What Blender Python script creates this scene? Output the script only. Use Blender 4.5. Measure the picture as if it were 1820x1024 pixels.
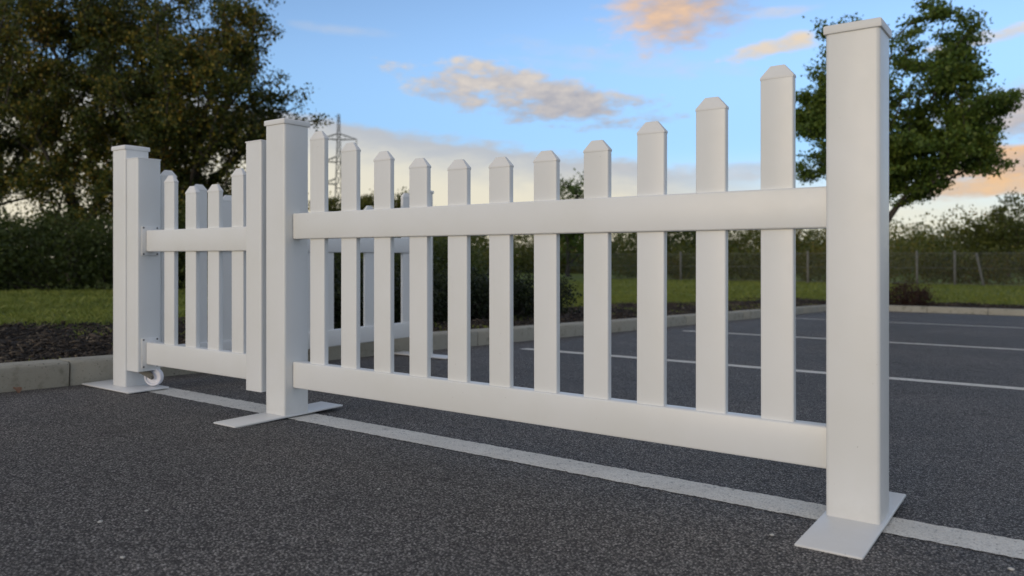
import bpy, bmesh, math, random
import numpy as np
from mathutils import Vector, Matrix

for o in list(bpy.data.objects):
    bpy.data.objects.remove(o)
scene = bpy.context.scene
C = scene.collection
R = math.radians
PI = math.pi

# ------------------------------------------------------------------ camera
CAM_H = 0.531
cam = bpy.data.cameras.new('camera')
cam.sensor_width = 36.0
cam.lens = 27.2
cam.shift_y = -0.0302
cam.clip_start = 0.02
cam.clip_end = 3000
cam.dof.use_dof = True
cam.dof.focus_distance = 2.05
cam.dof.aperture_fstop = 3.8
camo = bpy.data.objects.new('camera', cam)
C.objects.link(camo)
camo.location = (0, 0, CAM_H)
camo.rotation_euler = (R(90), 0, 0)
scene.camera = camo

# ------------------------------------------------------------------ light
SUN_AZ = 218.0      # compass-like, degrees clockwise from +Y (camera looks along +Y): behind the camera, left
SUN_EL = 9.0
scene.view_settings.view_transform = 'Standard'
scene.view_settings.look = 'None'
scene.view_settings.gamma = 1.0
scene.view_settings.use_curve_mapping = False
scene.cycles.max_bounces = 5
scene.cycles.diffuse_bounces = 3
scene.cycles.glossy_bounces = 2
scene.cycles.transmission_bounces = 3
scene.view_settings.exposure = 0.82

sun = bpy.data.lights.new('sun', 'SUN')
sun.energy = 0.66
sun.angle = R(22)
sun.color = (1.0, 0.80, 0.54)
suno = bpy.data.objects.new('sun', sun)
C.objects.link(suno)
sd = Vector((math.sin(R(SUN_AZ)) * math.cos(R(SUN_EL)), math.cos(R(SUN_AZ)) * math.cos(R(SUN_EL)), math.sin(R(SUN_EL))))
suno.rotation_euler = sd.to_track_quat('Z', 'Y').to_euler()
suno.location = (-6, -8, 6)

world = bpy.data.worlds.new('World')
scene.world = world
world.use_nodes = True
nt = world.node_tree
nt.nodes.clear()
WS = 0.15           # background strength


class NG:
    """tiny helper to write node maths"""
    def __init__(s, nt):
        s.nt = nt

    def n(s, t, **kw):
        nd = s.nt.nodes.new(t)
        for k, v in kw.items():
            setattr(nd, k, v)
        return nd

    def put(s, sock, v):
        if hasattr(v, 'default_value') or hasattr(v, 'is_linked'):
            s.nt.links.new(v, sock)
        else:
            sock.default_value = v

    def m(s, op, a, b=0.0, c=0.0, clamp=False):
        nd = s.n('ShaderNodeMath', operation=op)
        nd.use_clamp = clamp
        s.put(nd.inputs[0], a)
        s.put(nd.inputs[1], b)
        s.put(nd.inputs[2], c)
        return nd.outputs[0]

    def mix(s, f, a, b, blend='MIX'):
        nd = s.n('ShaderNodeMix', data_type='RGBA', blend_type=blend)
        s.put(nd.inputs[0], f)
        s.put(nd.inputs[6], a)
        s.put(nd.inputs[7], b)
        return nd.outputs[2]

    def noise(s, vec, scale, detail=4.0, rough=0.55, dist=0.0, color=False):
        nd = s.n('ShaderNodeTexNoise')
        s.nt.links.new(vec, nd.inputs['Vector'])
        nd.inputs['Scale'].default_value = scale
        nd.inputs['Detail'].default_value = detail
        nd.inputs['Roughness'].default_value = rough
        nd.inputs['Distortion'].default_value = dist
        return nd.outputs['Color' if color else 'Fac']

    def ramp(s, fac, stops, interp='LINEAR'):
        nd = s.n('ShaderNodeValToRGB')
        nd.color_ramp.interpolation = interp
        el = nd.color_ramp.elements
        while len(el) < len(stops):
            el.new(0.5)
        for e, (p, c) in zip(el, stops):
            e.position = p
            e.color = c if len(c) == 4 else (*c, 1)
        s.nt.links.new(fac, nd.inputs[0])
        return nd.outputs[0]

    def step(s, x, lo, hi):
        nd = s.n('ShaderNodeMapRange', interpolation_type='SMOOTHSTEP')
        s.put(nd.inputs[0], x)
        nd.inputs[1].default_value = lo
        nd.inputs[2].default_value = hi
        return nd.outputs[0]

    def combine(s, x, y, z=0.0):
        nd = s.n('ShaderNodeCombineXYZ')
        s.put(nd.inputs[0], x)
        s.put(nd.inputs[1], y)
        s.put(nd.inputs[2], z)
        return nd.outputs[0]


g = NG(nt)
sky = g.n('ShaderNodeTexSky', sky_type='NISHITA')
sky.sun_disc = False
sky.sun_elevation = R(SUN_EL)
sky.sun_rotation = R(SUN_AZ)
sky.altitude = 100
sky.air_density = 0.6
sky.dust_density = 0.0
sky.ozone_density = 1.2
tc = g.n('ShaderNodeTexCoord')
sep = g.n('ShaderNodeSeparateXYZ')
nt.links.new(tc.outputs['Generated'], sep.inputs[0])
X, Y, Z = sep.outputs
az = g.m('MULTIPLY', g.m('ARCTAN2', X, Y), 180 / PI)
el = g.m('MULTIPLY', g.m('ARCSINE', Z), 180 / PI)
cv = g.combine(az, g.m('MULTIPLY', el, 2.4))
nz1 = g.noise(cv, 0.20, 4, 0.60)
nz2 = g.noise(cv, 0.45, 4, 0.62)
K = 1.0 / (WS * 2 ** scene.view_settings.exposure)      # cloud colours below are given as seen in the picture


def col(r, gg, b, k=1.0):
    return (r * K * k, gg * K * k, b * K * k, 1)


PEACH = col(0.86, 0.56, 0.36)
CREAM = col(0.86, 0.76, 0.56)
GREY = col(0.36, 0.36, 0.42)
PALE = col(0.62, 0.63, 0.66)
skyc = sky.outputs[0]
# thin haze low all round the horizon: pale blue, then warm at the very bottom
hz = g.m('MULTIPLY', g.step(el, 17.0, 7.0), 0.62)
skyc = g.mix(hz, skyc, col(0.25, 0.48, 0.78))
veil = g.m('MULTIPLY', g.step(el, 8.0, 2.0), g.m('ADD', 0.55, g.m('MULTIPLY', nz1, 0.5)), clamp=True)
skyc = g.mix(veil, skyc, CREAM)
# broken layer of unseen high cloud, added to offset the blue skylight (flat layer seen in perspective), thin in the clear part ahead
zz = g.m('ADD', g.m('MAXIMUM', Z, 0.0), 0.22)
lay = g.combine(g.m('DIVIDE', X, zz), g.m('DIVIDE', Y, zz))
nz3 = g.noise(lay, 0.9, 4, 0.6)
ahead = g.step(g.m('ABSOLUTE', g.m('SUBTRACT', az, 5)), 36, 56)
hi = g.step(el, 19, 30)
gen = g.m('MULTIPLY', g.step(nz3, 0.36, 0.56), g.m('MAXIMUM', g.m('MULTIPLY', ahead, g.step(el, 3, 9)), hi))
gencol = g.mix(g.step(nz3, 0.44, 0.66), col(0.70, 0.63, 0.55), col(0.47, 0.46, 0.47))
skyc = g.mix(g.m('MULTIPLY', gen, 0.72), skyc, gencol)


ae = g.combine(az, el)
NN = g.m('MULTIPLY_ADD', nz2, 0.6, g.m('SUBTRACT', nz1, 0.80))     # edge noise about zero
LN = g.m('MULTIPLY_ADD', nz2, 1.8, -0.4)                           # light and dark inside a cloud


def cloud(skyc, a0, e0, ra, re, tilt, c_lit, c_dark, opacity=1.0, amp=1.6, lean=(0.0, 0.5), soft=0.5):
    """one cloud: an ellipse in sky direction, edge broken by noise, lit more on one side"""
    mp = g.n('ShaderNodeMapping', vector_type='TEXTURE')
    nt.links.new(ae, mp.inputs[0])
    mp.inputs['Location'].default_value = (a0, e0, 0)
    mp.inputs['Rotation'].default_value = (0, 0, R(tilt))
    mp.inputs['Scale'].default_value = (ra, re, 1)
    q = mp.outputs[0]
    d1 = g.n('ShaderNodeVectorMath', operation='DOT_PRODUCT')
    nt.links.new(q, d1.inputs[0])
    nt.links.new(q, d1.inputs[1])
    d = g.m('SUBTRACT', g.m('MULTIPLY_ADD', NN, amp, 1.0), d1.outputs['Value'])
    mr = g.n('ShaderNodeMapRange', interpolation_type='SMOOTHSTEP')
    nt.links.new(d, mr.inputs[0])
    mr.inputs[2].default_value = soft
    mr.inputs[4].default_value = opacity
    if c_lit is c_dark:
        return g.mix(mr.outputs[0], skyc, c_lit)
    d2 = g.n('ShaderNodeVectorMath', operation='DOT_PRODUCT')
    nt.links.new(q, d2.inputs[0])
    d2.inputs[1].default_value = (lean[0], lean[1], 0)
    lit = g.m('ADD', LN, d2.outputs['Value'], clamp=True)
    return g.mix(mr.outputs[0], skyc, g.mix(lit, c_dark, c_lit))


# long low bank whose top edge slants down to the right, grey on top and cream below
nzb = g.noise(g.combine(g.m('MULTIPLY', az, 0.35), el), 0.55, 4, 0.62)
edge = g.m('SUBTRACT', g.m('SUBTRACT', 8.5, g.m('MULTIPLY', az, 0.135)), el)
edge = g.m('ADD', edge, g.m('MULTIPLY', g.m('SUBTRACT', nzb, 0.5), 2.6))
bm_ = g.m('MULTIPLY', g.step(edge, 0.0, 0.9), g.m('MULTIPLY', g.step(az, 24, 8), g.step(az, -75, -55)))
bcol = g.mix(g.step(g.m('ADD', edge, g.m('MULTIPLY', g.m('SUBTRACT', nz2, 0.5), 1.6)), 0.6, 4.2), col(0.52, 0.52, 0.53), col(0.84, 0.77, 0.60))
skyc = g.mix(g.m('MULTIPLY', bm_, 0.88), skyc, bcol)
skyc = cloud(skyc, 15, 6.1, 9, 0.8, -3, PALE, col(0.45, 0.45, 0.47), 0.7, 2.2, (0, -0.2), 1.2)
skyc = cloud(skyc, 17, 3.9, 8, 0.6, -2, CREAM, PALE, 0.6, 2.2, (0, -0.2), 1.2)
skyc = cloud(skyc, 8.0, 14.3, 11.5, 0.8, -8, PALE, PALE, 0.55, 2.6, (0, 0), 2.2)
skyc = cloud(skyc, 6.5, 13.6, 8.0, 0.5, -7, PALE, PALE, 0.45, 2.6, (0, 0), 2.2)
skyc = cloud(skyc, -12.5, 16.0, 4.5, 0.5, -3, PALE, PALE, 0.5, 2.2, (0, 0), 2.0)
skyc = cloud(skyc, 1.0, 11.8, 10.8, 2.1, -9, col(0.74, 0.66, 0.58), col(0.34, 0.35, 0.42), 0.95, 3.0, (-0.25, 0.30), 0.9)
skyc = cloud(skyc, 12.4, 17.6, 7.2, 3.2, 16, col(0.88, 0.60, 0.40), col(0.42, 0.39, 0.43), 1.0, 2.0, (-0.40, 0.15), 1.1)
skyc = cloud(skyc, 17.6, 14.2, 2.9, 0.75, 8, col(0.88, 0.70, 0.50), PALE, 0.95, 2.6, (0, 0.3), 1.0)
skyc = cloud(skyc, 20.3, 14.6, 1.7, 0.8, 4, col(0.90, 0.70, 0.46), PALE, 0.95, 2.0, (0, 0.3), 0.9)
skyc = cloud(skyc, 19.5, 16.7, 3.0, 0.5, 3, col(0.80, 0.68, 0.58), PALE, 0.6, 2.4, (0, 0.3), 1.4)
skyc = cloud(skyc, 32.0, 13.7, 4.0, 0.55, 8, col(0.90, 0.72, 0.50), PALE, 0.9, 2.6, (0, 0.3), 1.0)
skyc = cloud(skyc, 34.5, 8.8, 8.0, 2.4, 8, col(0.66, 0.58, 0.54), col(0.42, 0.42, 0.47), 0.95, 2.4, (0.1, 0.3), 1.0)
skyc = cloud(skyc, 33.5, 6.0, 7.0, 1.4, 8, col(0.90, 0.56, 0.30), col(0.55, 0.48, 0.46), 1.0, 2.4, (0.2, 0.35), 0.9)
skyc = cloud(skyc, 31.5, 4.4, 5.2, 0.8, 3, col(0.92, 0.58, 0.30), col(0.60, 0.52, 0.46), 0.95, 2.4, (0.1, 0.35), 0.9)
bg = g.n('ShaderNodeBackground')
bg.inputs[1].default_value = WS
nt.links.new(skyc, bg.inputs[0])
wo = g.n('ShaderNodeOutputWorld')
nt.links.new(bg.outputs[0], wo.inputs[0])
world.cycles.sampling_method = 'MANUAL'
world.cycles.sample_map_resolution = 256

# ------------------------------------------------------------------ frame of the car park
# fence direction e (to the right, towards the camera), across n (away from the camera)
E_ = np.array([0.8117, -0.5840])
N_ = np.array([0.5840, 0.8117])
O_ = np.array([0.757, 1.869]) * 0.835
ROT = math.atan2(E_[1], E_[0])


def W(e, n, z=0.0):
    p = O_ + E_ * e + N_ * n
    return (float(p[0]), float(p[1]), z)


def plane_z(e, n):
    """fall of the asphalt"""
    e = np.clip(e, -6, 12)
    return -0.032 * np.clip(n, -12, 14.0) + 0.003 * e


def verge_z(e, n):
    return plane_z(e, n) - 0.006 * np.clip(np.asarray(n) - 14.0, 0, 70) + 0.085


def en_of(x, y):
    q = np.array([x, y]) - O_
    return float(q @ E_), float(q @ N_)


def spot(u, depth):
    """ground point on the verge at a bearing and a distance ahead"""
    x = (u - 910) / 1375 * depth
    e, n = en_of(x, depth)
    return (x, depth, float(verge_z(e, n)))


# ------------------------------------------------------------------ materials
def new_mat(name):
    m = bpy.data.materials.new(name)
    m.use_nodes = True
    m.node_tree.nodes.clear()
    h = NG(m.node_tree)
    b = h.n('ShaderNodeBsdfPrincipled')
    o = h.n('ShaderNodeOutputMaterial')
    m.node_tree.links.new(b.outputs[0], o.inputs[0])
    t = h.n('ShaderNodeTexCoord')
    return m, h, b, t.outputs['Object'], o


def bump(h, b, height, strength, dist):
    nd = h.n('ShaderNodeBump')
    nd.inputs['Strength'].default_value = strength
    nd.inputs['Distance'].default_value = dist
    h.put(nd.inputs['Height'], height)
    h.nt.links.new(nd.outputs[0], b.inputs['Normal'])


def voro(h, vec, scale, feature='F1', out='Distance', rand=1.0):
    v = h.n('ShaderNodeTexVoronoi', feature=feature)
    h.nt.links.new(vec, v.inputs['Vector'])
    v.inputs['Scale'].default_value = scale
    v.inputs['Randomness'].default_value = rand
    return v.outputs[out]


MAT = {}


def mk_vinyl(name, base, rough, dirt):
    m, h, b, oc, _ = new_mat(name)
    geo = h.n('ShaderNodeNewGeometry')
    pos = geo.outputs['Position']
    n1 = h.noise(pos, 3.0, 5, 0.6)
    n2 = h.noise(pos, 55, 3, 0.6)
    n3 = h.noise(pos, 140, 2, 0.5)
    c = h.mix(h.step(n1, 0.35, 0.75), (*base, 1), (base[0] * 0.95, base[1] * 0.945, base[2] * 0.92, 1))
    speck = h.m('MULTIPLY', h.step(n3, 0.74, 0.80), h.step(n1, 0.48, 0.60))
    c = h.mix(h.m('MULTIPLY', speck, dirt), c, (0.22, 0.20, 0.16, 1))
    # dust near the foot, a stain with its own ragged edge
    sepz = h.n('ShaderNodeSeparateXYZ')
    h.nt.links.new(pos, sepz.inputs[0])
    low = h.m('MULTIPLY', h.step(h.m('ADD', sepz.outputs[2], h.m('MULTIPLY', n2, 0.05)), 0.085, 0.02), 0.18)
    c = h.mix(low, c, (0.42, 0.39, 0.34, 1))
    h.put(b.inputs['Base Color'], c)
    h.put(b.inputs['Roughness'], h.m('ADD', rough, h.m('MULTIPLY', n2, 0.12)))
    b.inputs['Specular IOR Level'].default_value = 0.5
    bump(h, b, h.noise(pos, 9, 2, 0.5), 0.05, 0.01)
    return m


MAT['vinyl'] = mk_vinyl('white_vinyl', (0.79, 0.795, 0.79), 0.32, 0.6)
MAT['cap'] = mk_vinyl('white_moulded_cap', (0.79, 0.79, 0.785), 0.42, 0.3)
MAT['plate'] = mk_vinyl('white_powder_coat', (0.78, 0.79, 0.80), 0.30, 0.8)

m, h, b, oc, _ = new_mat('nylon_wheel')
b.inputs['Base Color'].default_value = (0.80, 0.79, 0.84, 1)
b.inputs['Roughness'].default_value = 0.35
b.inputs['Subsurface Weight'].default_value = 0.15
b.inputs['Subsurface Radius'].default_value = (0.004, 0.004, 0.004)
MAT['nylon'] = m

m, h, b, oc, _ = new_mat('zinc_steel')
h.put(b.inputs['Base Color'], h.ramp(h.noise(oc, 60, 3, 0.6), [(0.3, (0.07, 0.07, 0.068)), (0.7, (0.12, 0.12, 0.115))]))
b.inputs['Metallic'].default_value = 0.2
b.inputs['Roughness'].default_value = 0.45
MAT['steel'] = m

# asphalt: chips of aggregate set in dark binder
m, h, b, oc, _ = new_mat('asphalt')
wob = h.n('ShaderNodeVectorMath', operation='ADD')
nzc = h.noise(oc, 60, 2, 0.5, 0, True)
sc = h.n('ShaderNodeVectorMath', operation='SCALE')
h.nt.links.new(nzc, sc.inputs[0])
sc.inputs['Scale'].default_value = 0.006
h.nt.links.new(oc, wob.inputs[0])
h.nt.links.new(sc.outputs[0], wob.inputs[1])
vec = wob.outputs[0]
v1 = h.n('ShaderNodeTexVoronoi')
h.nt.links.new(vec, v1.inputs['Vector'])
v1.inputs['Scale'].default_value = 235
v2 = h.n('ShaderNodeTexVoronoi')
h.nt.links.new(vec, v2.inputs['Vector'])
v2.inputs['Scale'].default_value = 380
sv = h.n('ShaderNodeSeparateColor')
h.nt.links.new(v1.outputs['Color'], sv.inputs[0])
sv2 = h.n('ShaderNodeSeparateColor')
h.nt.links.new(v2.outputs['Color'], sv2.inputs[0])
chip = h.ramp(sv.outputs[0], [(0.0, (0.022, 0.021, 0.022)), (0.35, (0.150, 0.142, 0.136)), (0.68, (0.34, 0.322, 0.308)), (0.90, (0.47, 0.45, 0.43)), (1.0, (0.68, 0.655, 0.63))])
chip2 = h.ramp(sv2.outputs[1], [(0.0, (0.06, 0.058, 0.059)), (0.7, (0.145, 0.138, 0.136)), (1.0, (0.28, 0.27, 0.26))])
c = h.mix(0.25, chip, chip2)
gap = h.step(v1.outputs['Distance'], 0.30, 0.62)
c = h.mix(h.m('MULTIPLY', gap, 0.90), c, (0.016, 0.015, 0.017, 1))
big = h.noise(oc, 0.9, 5, 0.6)
mid = h.noise(oc, 6, 4, 0.6)
c = h.mix(h.m('MULTIPLY', h.step(big, 0.38, 0.66), 0.8), c, h.mix(1.0, c, (1.40, 1.34, 1.28, 1), 'MULTIPLY'))
c = h.mix(h.m('MULTIPLY', h.step(mid, 0.48, 0.70), 0.55), c, h.mix(1.0, c, (0.72, 0.70, 0.70, 1), 'MULTIPLY'))
stain = h.m('MULTIPLY', h.step(h.noise(oc, 2.2, 3, 0.5), 0.66, 0.78), 0.35)
c = h.mix(stain, c, (0.10, 0.082, 0.06, 1))
h.put(b.inputs['Base Color'], c)
h.put(b.inputs['Roughness'], h.m('ADD', 0.55, h.m('MULTIPLY', sv.outputs[1], 0.35)))
b.inputs['Specular IOR Level'].default_value = 0.45
hh = h.m('ADD', h.m('MULTIPLY', h.m('SUBTRACT', 1.0, v1.outputs['Distance']), 0.7), h.m('MULTIPLY', h.m('SUBTRACT', 1.0, v2.outputs['Distance']), 0.3))
hh = h.m('ADD', hh, h.m('MULTIPLY', sv.outputs[2], 0.55))
bump(h, b, hh, 1.0, 0.008)
MAT['asphalt'] = m

# road paint
m, h, b, oc, _ = new_mat('road_paint')
n1 = h.noise(oc, 5, 5, 0.65)
n2 = h.noise(oc, 160, 3, 0.6)
n3 = h.noise(oc, 38, 4, 0.7)
va = voro(h, oc, 165)
c = h.mix(h.step(n1, 0.3, 0.75), (0.68, 0.65, 0.585, 1), (0.82, 0.79, 0.72, 1))
c = h.mix(h.m('MULTIPLY', h.step(n3, 0.50, 0.75), 0.35), c, (0.50, 0.49, 0.47, 1))
worn = h.m('MULTIPLY', h.step(h.m('ADD', h.m('ADD', h.m('MULTIPLY', n2, 0.45), h.m('MULTIPLY', n3, 0.45)), h.m('MULTIPLY', va, 0.22)), 0.63, 0.72), 0.75)
c = h.mix(worn, c, (0.13, 0.125, 0.12, 1))
c = h.mix(h.m('MULTIPLY', h.step(h.noise(oc, 240, 2, 0.5), 0.46, 0.64), 0.45), c, (0.34, 0.325, 0.295, 1))
h.put(b.inputs['Base Color'], c)
b.inputs['Roughness'].default_value = 0.75
bump(h, b, h.m('ADD', h.m('SUBTRACT', 1.0, va), h.m('MULTIPLY', n2, 0.8)), 0.7, 0.004)
MAT['paint'] = m

# kerb concrete
m, h, b, oc, _ = new_mat('kerb_concrete')
geo = h.n('ShaderNodeNewGeometry')
pos = geo.outputs['Position']
oi = h.n('ShaderNodeObjectInfo')
n1 = h.noise(pos, 4, 5, 0.6)
n2 = h.noise(pos, 90, 4, 0.65)
c = h.mix(n1, (0.30, 0.285, 0.235, 1), (0.46, 0.44, 0.37, 1))
c = h.mix(h.m('MULTIPLY', n2, 0.6), c, (0.24, 0.225, 0.185, 1))
c = h.mix(h.m('MULTIPLY', oi.outputs['Random'], 0.25), c, (0.36, 0.33, 0.26, 1))
pit = h.m('MULTIPLY', h.step(h.noise(pos, 130, 2, 0.5), 0.64, 0.70), h.step(h.noise(pos, 9, 3, 0.6), 0.42, 0.60))
c = h.mix(h.m('MULTIPLY', pit, 0.85), c, (0.035, 0.033, 0.028, 1))
alg = h.m('MULTIPLY', h.step(h.noise(pos, 11, 5, 0.65), 0.52, 0.70), 0.45)
c = h.mix(alg, c, (0.085, 0.088, 0.05, 1))
h.put(b.inputs['Base Color'], c)
b.inputs['Roughness'].default_value = 0.88
bump(h, b, h.m('SUBTRACT', h.m('MULTIPLY', n2, 0.6), pit), 0.5, 0.004)
MAT['kerb'] = m

# verge soil: bare mulch near the kerbs, grass beyond (frame coordinates, the object is placed in the frame)
m, h, b, oc, _ = new_mat('verge_soil_and_grass')
sp = h.n('ShaderNodeSeparateXYZ')
h.nt.links.new(oc, sp.inputs[0])
ee, nn_, _z = sp.outputs
ed = h.m('MULTIPLY', h.m('SUBTRACT', h.noise(oc, 1.1, 4, 0.6), 0.5), 1.6)
inb1 = h.step(h.m('ADD', ee, ed), -5.45, -5.15)
inb2 = h.step(h.m('ADD', nn_, ed), 15.75, 15.35)
bed = h.m('MULTIPLY', inb1, inb2)
n1 = h.noise(oc, 28, 5, 0.65)
n2 = h.noise(oc, 3, 4, 0.6)
soil = h.ramp(n1, [(0.30, (0.012, 0.010, 0.008)), (0.55, (0.035, 0.026, 0.018)), (0.75, (0.075, 0.055, 0.035))])
gr = h.ramp(h.m('ADD', h.m('MULTIPLY', n1, 0.5), h.m('MULTIPLY', n2, 0.5)), [(0.30, (0.07, 0.10, 0.020)), (0.55, (0.13, 0.17, 0.032)), (0.72, (0.19, 0.20, 0.050))])
h.put(b.inputs['Base Color'], h.mix(bed, gr, soil))
b.inputs['Roughness'].default_value = 0.95
b.inputs['Specular IOR Level'].default_value = 0.2
bump(h, b, h.noise(oc, 40, 5, 0.7), 0.8, 0.03)
MAT['verge'] = m


def mk_leaf(name, stops, patch=0.55, trans=0.35, patch_w=0.55, rough=0.5):
    """leaves: patches of colour through the crown plus a different tone for each leaf"""
    m, h, b, oc, out = new_mat(name)
    geo = h.n('ShaderNodeNewGeometry')
    isl = geo.outputs['Random Per Island']
    n1 = h.noise(geo.outputs['Position'], patch, 3, 0.6)
    f = h.m('ADD', h.m('MULTIPLY', n1, patch_w), h.m('MULTIPLY', isl, 1 - patch_w))
    c = h.ramp(f, stops)
    h.put(b.inputs['Base Color'], c)
    b.inputs['Roughness'].default_value = rough
    b.inputs['Specular IOR Level'].default_value = 0.3
    tr = h.n('ShaderNodeBsdfTranslucent')
    h.nt.links.new(c, tr.inputs[0])
    mx = h.n('ShaderNodeMixShader')
    mx.inputs[0].default_value = trans
    h.nt.links.new(b.outputs[0], mx.inputs[1])
    h.nt.links.new(tr.outputs[0], mx.inputs[2])
    h.nt.links.new(mx.outputs[0], out.inputs[0])
    return m


MAT['leaf_autumn'] = mk_leaf('autumn_oak_leaves', [(0.28, (0.035, 0.052, 0.014)), (0.46, (0.065, 0.085, 0.018)), (0.60, (0.11, 0.125, 0.024)), (0.72, (0.30, 0.22, 0.032)), (0.86, (0.20, 0.075, 0.022))], 0.75)
MAT['leaf_maple'] = mk_leaf('maple_leaves', [(0.25, (0.055, 0.10, 0.020)), (0.5, (0.10, 0.16, 0.028)), (0.72, (0.155, 0.205, 0.036)), (0.9, (0.22, 0.21, 0.05))], 1.2)
MAT['leaf_hedge'] = mk_leaf('hedge_leaves', [(0.25, (0.035, 0.050, 0.014)), (0.5, (0.070, 0.095, 0.022)), (0.7, (0.12, 0.145, 0.034)), (0.88, (0.17, 0.14, 0.04))], 1.6)
MAT['leaf_shrub'] = mk_leaf('shrub_leaves', [(0.25, (0.012, 0.018, 0.008)), (0.55, (0.026, 0.038, 0.013)), (0.8, (0.050, 0.060, 0.022)), (0.95, (0.07, 0.06, 0.035))], 2.0)
MAT['leaf_red'] = mk_leaf('reddish_shrub_leaves', [(0.3, (0.030, 0.018, 0.014)), (0.6, (0.060, 0.028, 0.022)), (0.85, (0.085, 0.05, 0.03))], 2.0)
MAT['leaf_wood'] = mk_leaf('woodland_leaves', [(0.28, (0.048, 0.066, 0.015)), (0.45, (0.085, 0.105, 0.021)), (0.60, (0.135, 0.135, 0.026)), (0.74, (0.19, 0.13, 0.028)), (0.86, (0.16, 0.08, 0.025))], 0.16, patch_w=0.75)
MAT['grass'] = mk_leaf('grass_blades', [(0.25, (0.15, 0.185, 0.036)), (0.55, (0.22, 0.255, 0.050)), (0.8, (0.29, 0.30, 0.075)), (0.95, (0.34, 0.29, 0.12))], 0.8, patch_w=0.5)
MAT['chips'] = mk_leaf('bark_chips', [(0.1, (0.016, 0.014, 0.013)), (0.5, (0.036, 0.029, 0.024)), (0.72, (0.085, 0.065, 0.048)), (0.86, (0.20, 0.16, 0.115)), (0.97, (0.42, 0.37, 0.30))], 1.8, trans=0.0, patch_w=0.35, rough=0.85)

m, h, b, oc, _ = new_mat('bark')
h.put(b.inputs['Base Color'], h.ramp(h.noise(oc, 14, 5, 0.65), [(0.3, (0.028, 0.023, 0.018)), (0.7, (0.075, 0.062, 0.048))]))
b.inputs['Roughness'].default_value = 0.9
bump(h, b, h.noise(oc, 22, 4, 0.6), 0.6, 0.02)
MAT['bark'] = m

m, h, b, oc, _ = new_mat('galvanised_steel')
h.put(b.inputs['Base Color'], h.ramp(h.noise(oc, 3, 4, 0.6), [(0.3, (0.16, 0.16, 0.165)), (0.7, (0.23, 0.23, 0.235))]))
b.inputs['Roughness'].default_value = 0.6
b.inputs['Metallic'].default_value = 0.3
MAT['galv'] = m

m, h, b, oc, _ = new_mat('weathered_concrete')
h.put(b.inputs['Base Color'], h.ramp(h.noise(oc, 12, 4, 0.6), [(0.3, (0.11, 0.11, 0.10)), (0.7, (0.18, 0.175, 0.16))]))
b.inputs['Roughness'].default_value = 0.9
MAT['concrete'] = m

m, h, b, oc, _ = new_mat('dry_leaf')
h.put(b.inputs['Base Color'], h.ramp(h.noise(oc, 90, 3, 0.6), [(0.3, (0.30, 0.17, 0.11)), (0.7, (0.46, 0.29, 0.20))]))
b.inputs['Roughness'].default_value = 0.7
MAT['dry'] = m

m, h, b, oc, _ = new_mat('pale_stone')
h.put(b.inputs['Base Color'], h.ramp(h.noise(oc, 150, 3, 0.6), [(0.3, (0.42, 0.41, 0.39)), (0.7, (0.62, 0.61, 0.58))]))
b.inputs['Roughness'].default_value = 0.7
MAT['stone'] = m


# ------------------------------------------------------------------ helpers
def empty(name, label=None, cat=None, loc=(0, 0, 0), rz=0.0, group=None, kind=None):
    o = bpy.data.objects.new(name, None)
    o.empty_display_size = 0.1
    C.objects.link(o)
    o.location = loc
    o.rotation_euler = (0, 0, rz)
    tag(o, label, cat, group, kind)
    return o


def tag(o, label=None, cat=None, group=None, kind=None):
    if label:
        o['label'] = label
    if cat:
        o['category'] = cat
    if group:
        o['group'] = group
    if kind:
        o['kind'] = kind
    return o


def link(name, me, mat=None, parent=None, loc=(0, 0, 0), rot=(0, 0, 0)):
    o = bpy.data.objects.new(name, me)
    if mat is not None and len(me.materials) == 0:
        me.materials.append(mat)
    C.objects.link(o)
    o.location = loc
    o.rotation_euler = rot
    if parent:
        o.parent = parent
    return o


def bm_mesh(bm, name, angle=35):
    me = bpy.data.meshes.new(name)
    bm.normal_update()
    bm.to_mesh(me)
    bm.free()
    for p in me.polygons:
        p.use_smooth = True
    me.set_sharp_from_angle(angle=R(angle))
    return me


def rbox(name, x0, x1, y0, y1, z0, z1, bev=0.004, seg=3, only_vertical=False, only_long=None):
    """box with rounded edges"""
    bm = bmesh.new()
    bmesh.ops.create_cube(bm, size=1.0)
    for v in bm.verts:
        v.co = Vector(((x0 + x1) / 2 + v.co.x * (x1 - x0), (y0 + y1) / 2 + v.co.y * (y1 - y0), (z0 + z1) / 2 + v.co.z * (z1 - z0)))
    if bev > 0:
        ed = list(bm.edges)
        if only_long is not None:
            ed = [e for e in ed if abs((e.verts[0].co - e.verts[1].co).normalized()[only_long]) > 0.9]
        bmesh.ops.bevel(bm, geom=ed, offset=bev, segments=seg, profile=0.5, affect='EDGES', clamp_overlap=True)
    return bm_mesh(bm, name, 50)


def ring_solid(name, rings, bev=0.0, seg=2):
    """stack of rectangles (x0,x1,y0,y1,z) closed at both ends"""
    bm = bmesh.new()
    vs = []
    for (x0, x1, y0, y1, z) in rings:
        vs.append([bm.verts.new((x0, y0, z)), bm.verts.new((x1, y0, z)), bm.verts.new((x1, y1, z)), bm.verts.new((x0, y1, z))])
    for a, b2 in zip(vs[:-1], vs[1:]):
        for i in range(4):
            bm.faces.new((a[i], a[(i + 1) % 4], b2[(i + 1) % 4], b2[i]))
    bm.faces.new(vs[0][::-1])
    bm.faces.new(vs[-1])
    if bev > 0:
        bmesh.ops.bevel(bm, geom=list(bm.edges), offset=bev, segments=seg, profile=0.5, affect='EDGES', clamp_overlap=True)
    return bm_mesh(bm, name, 24)


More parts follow.
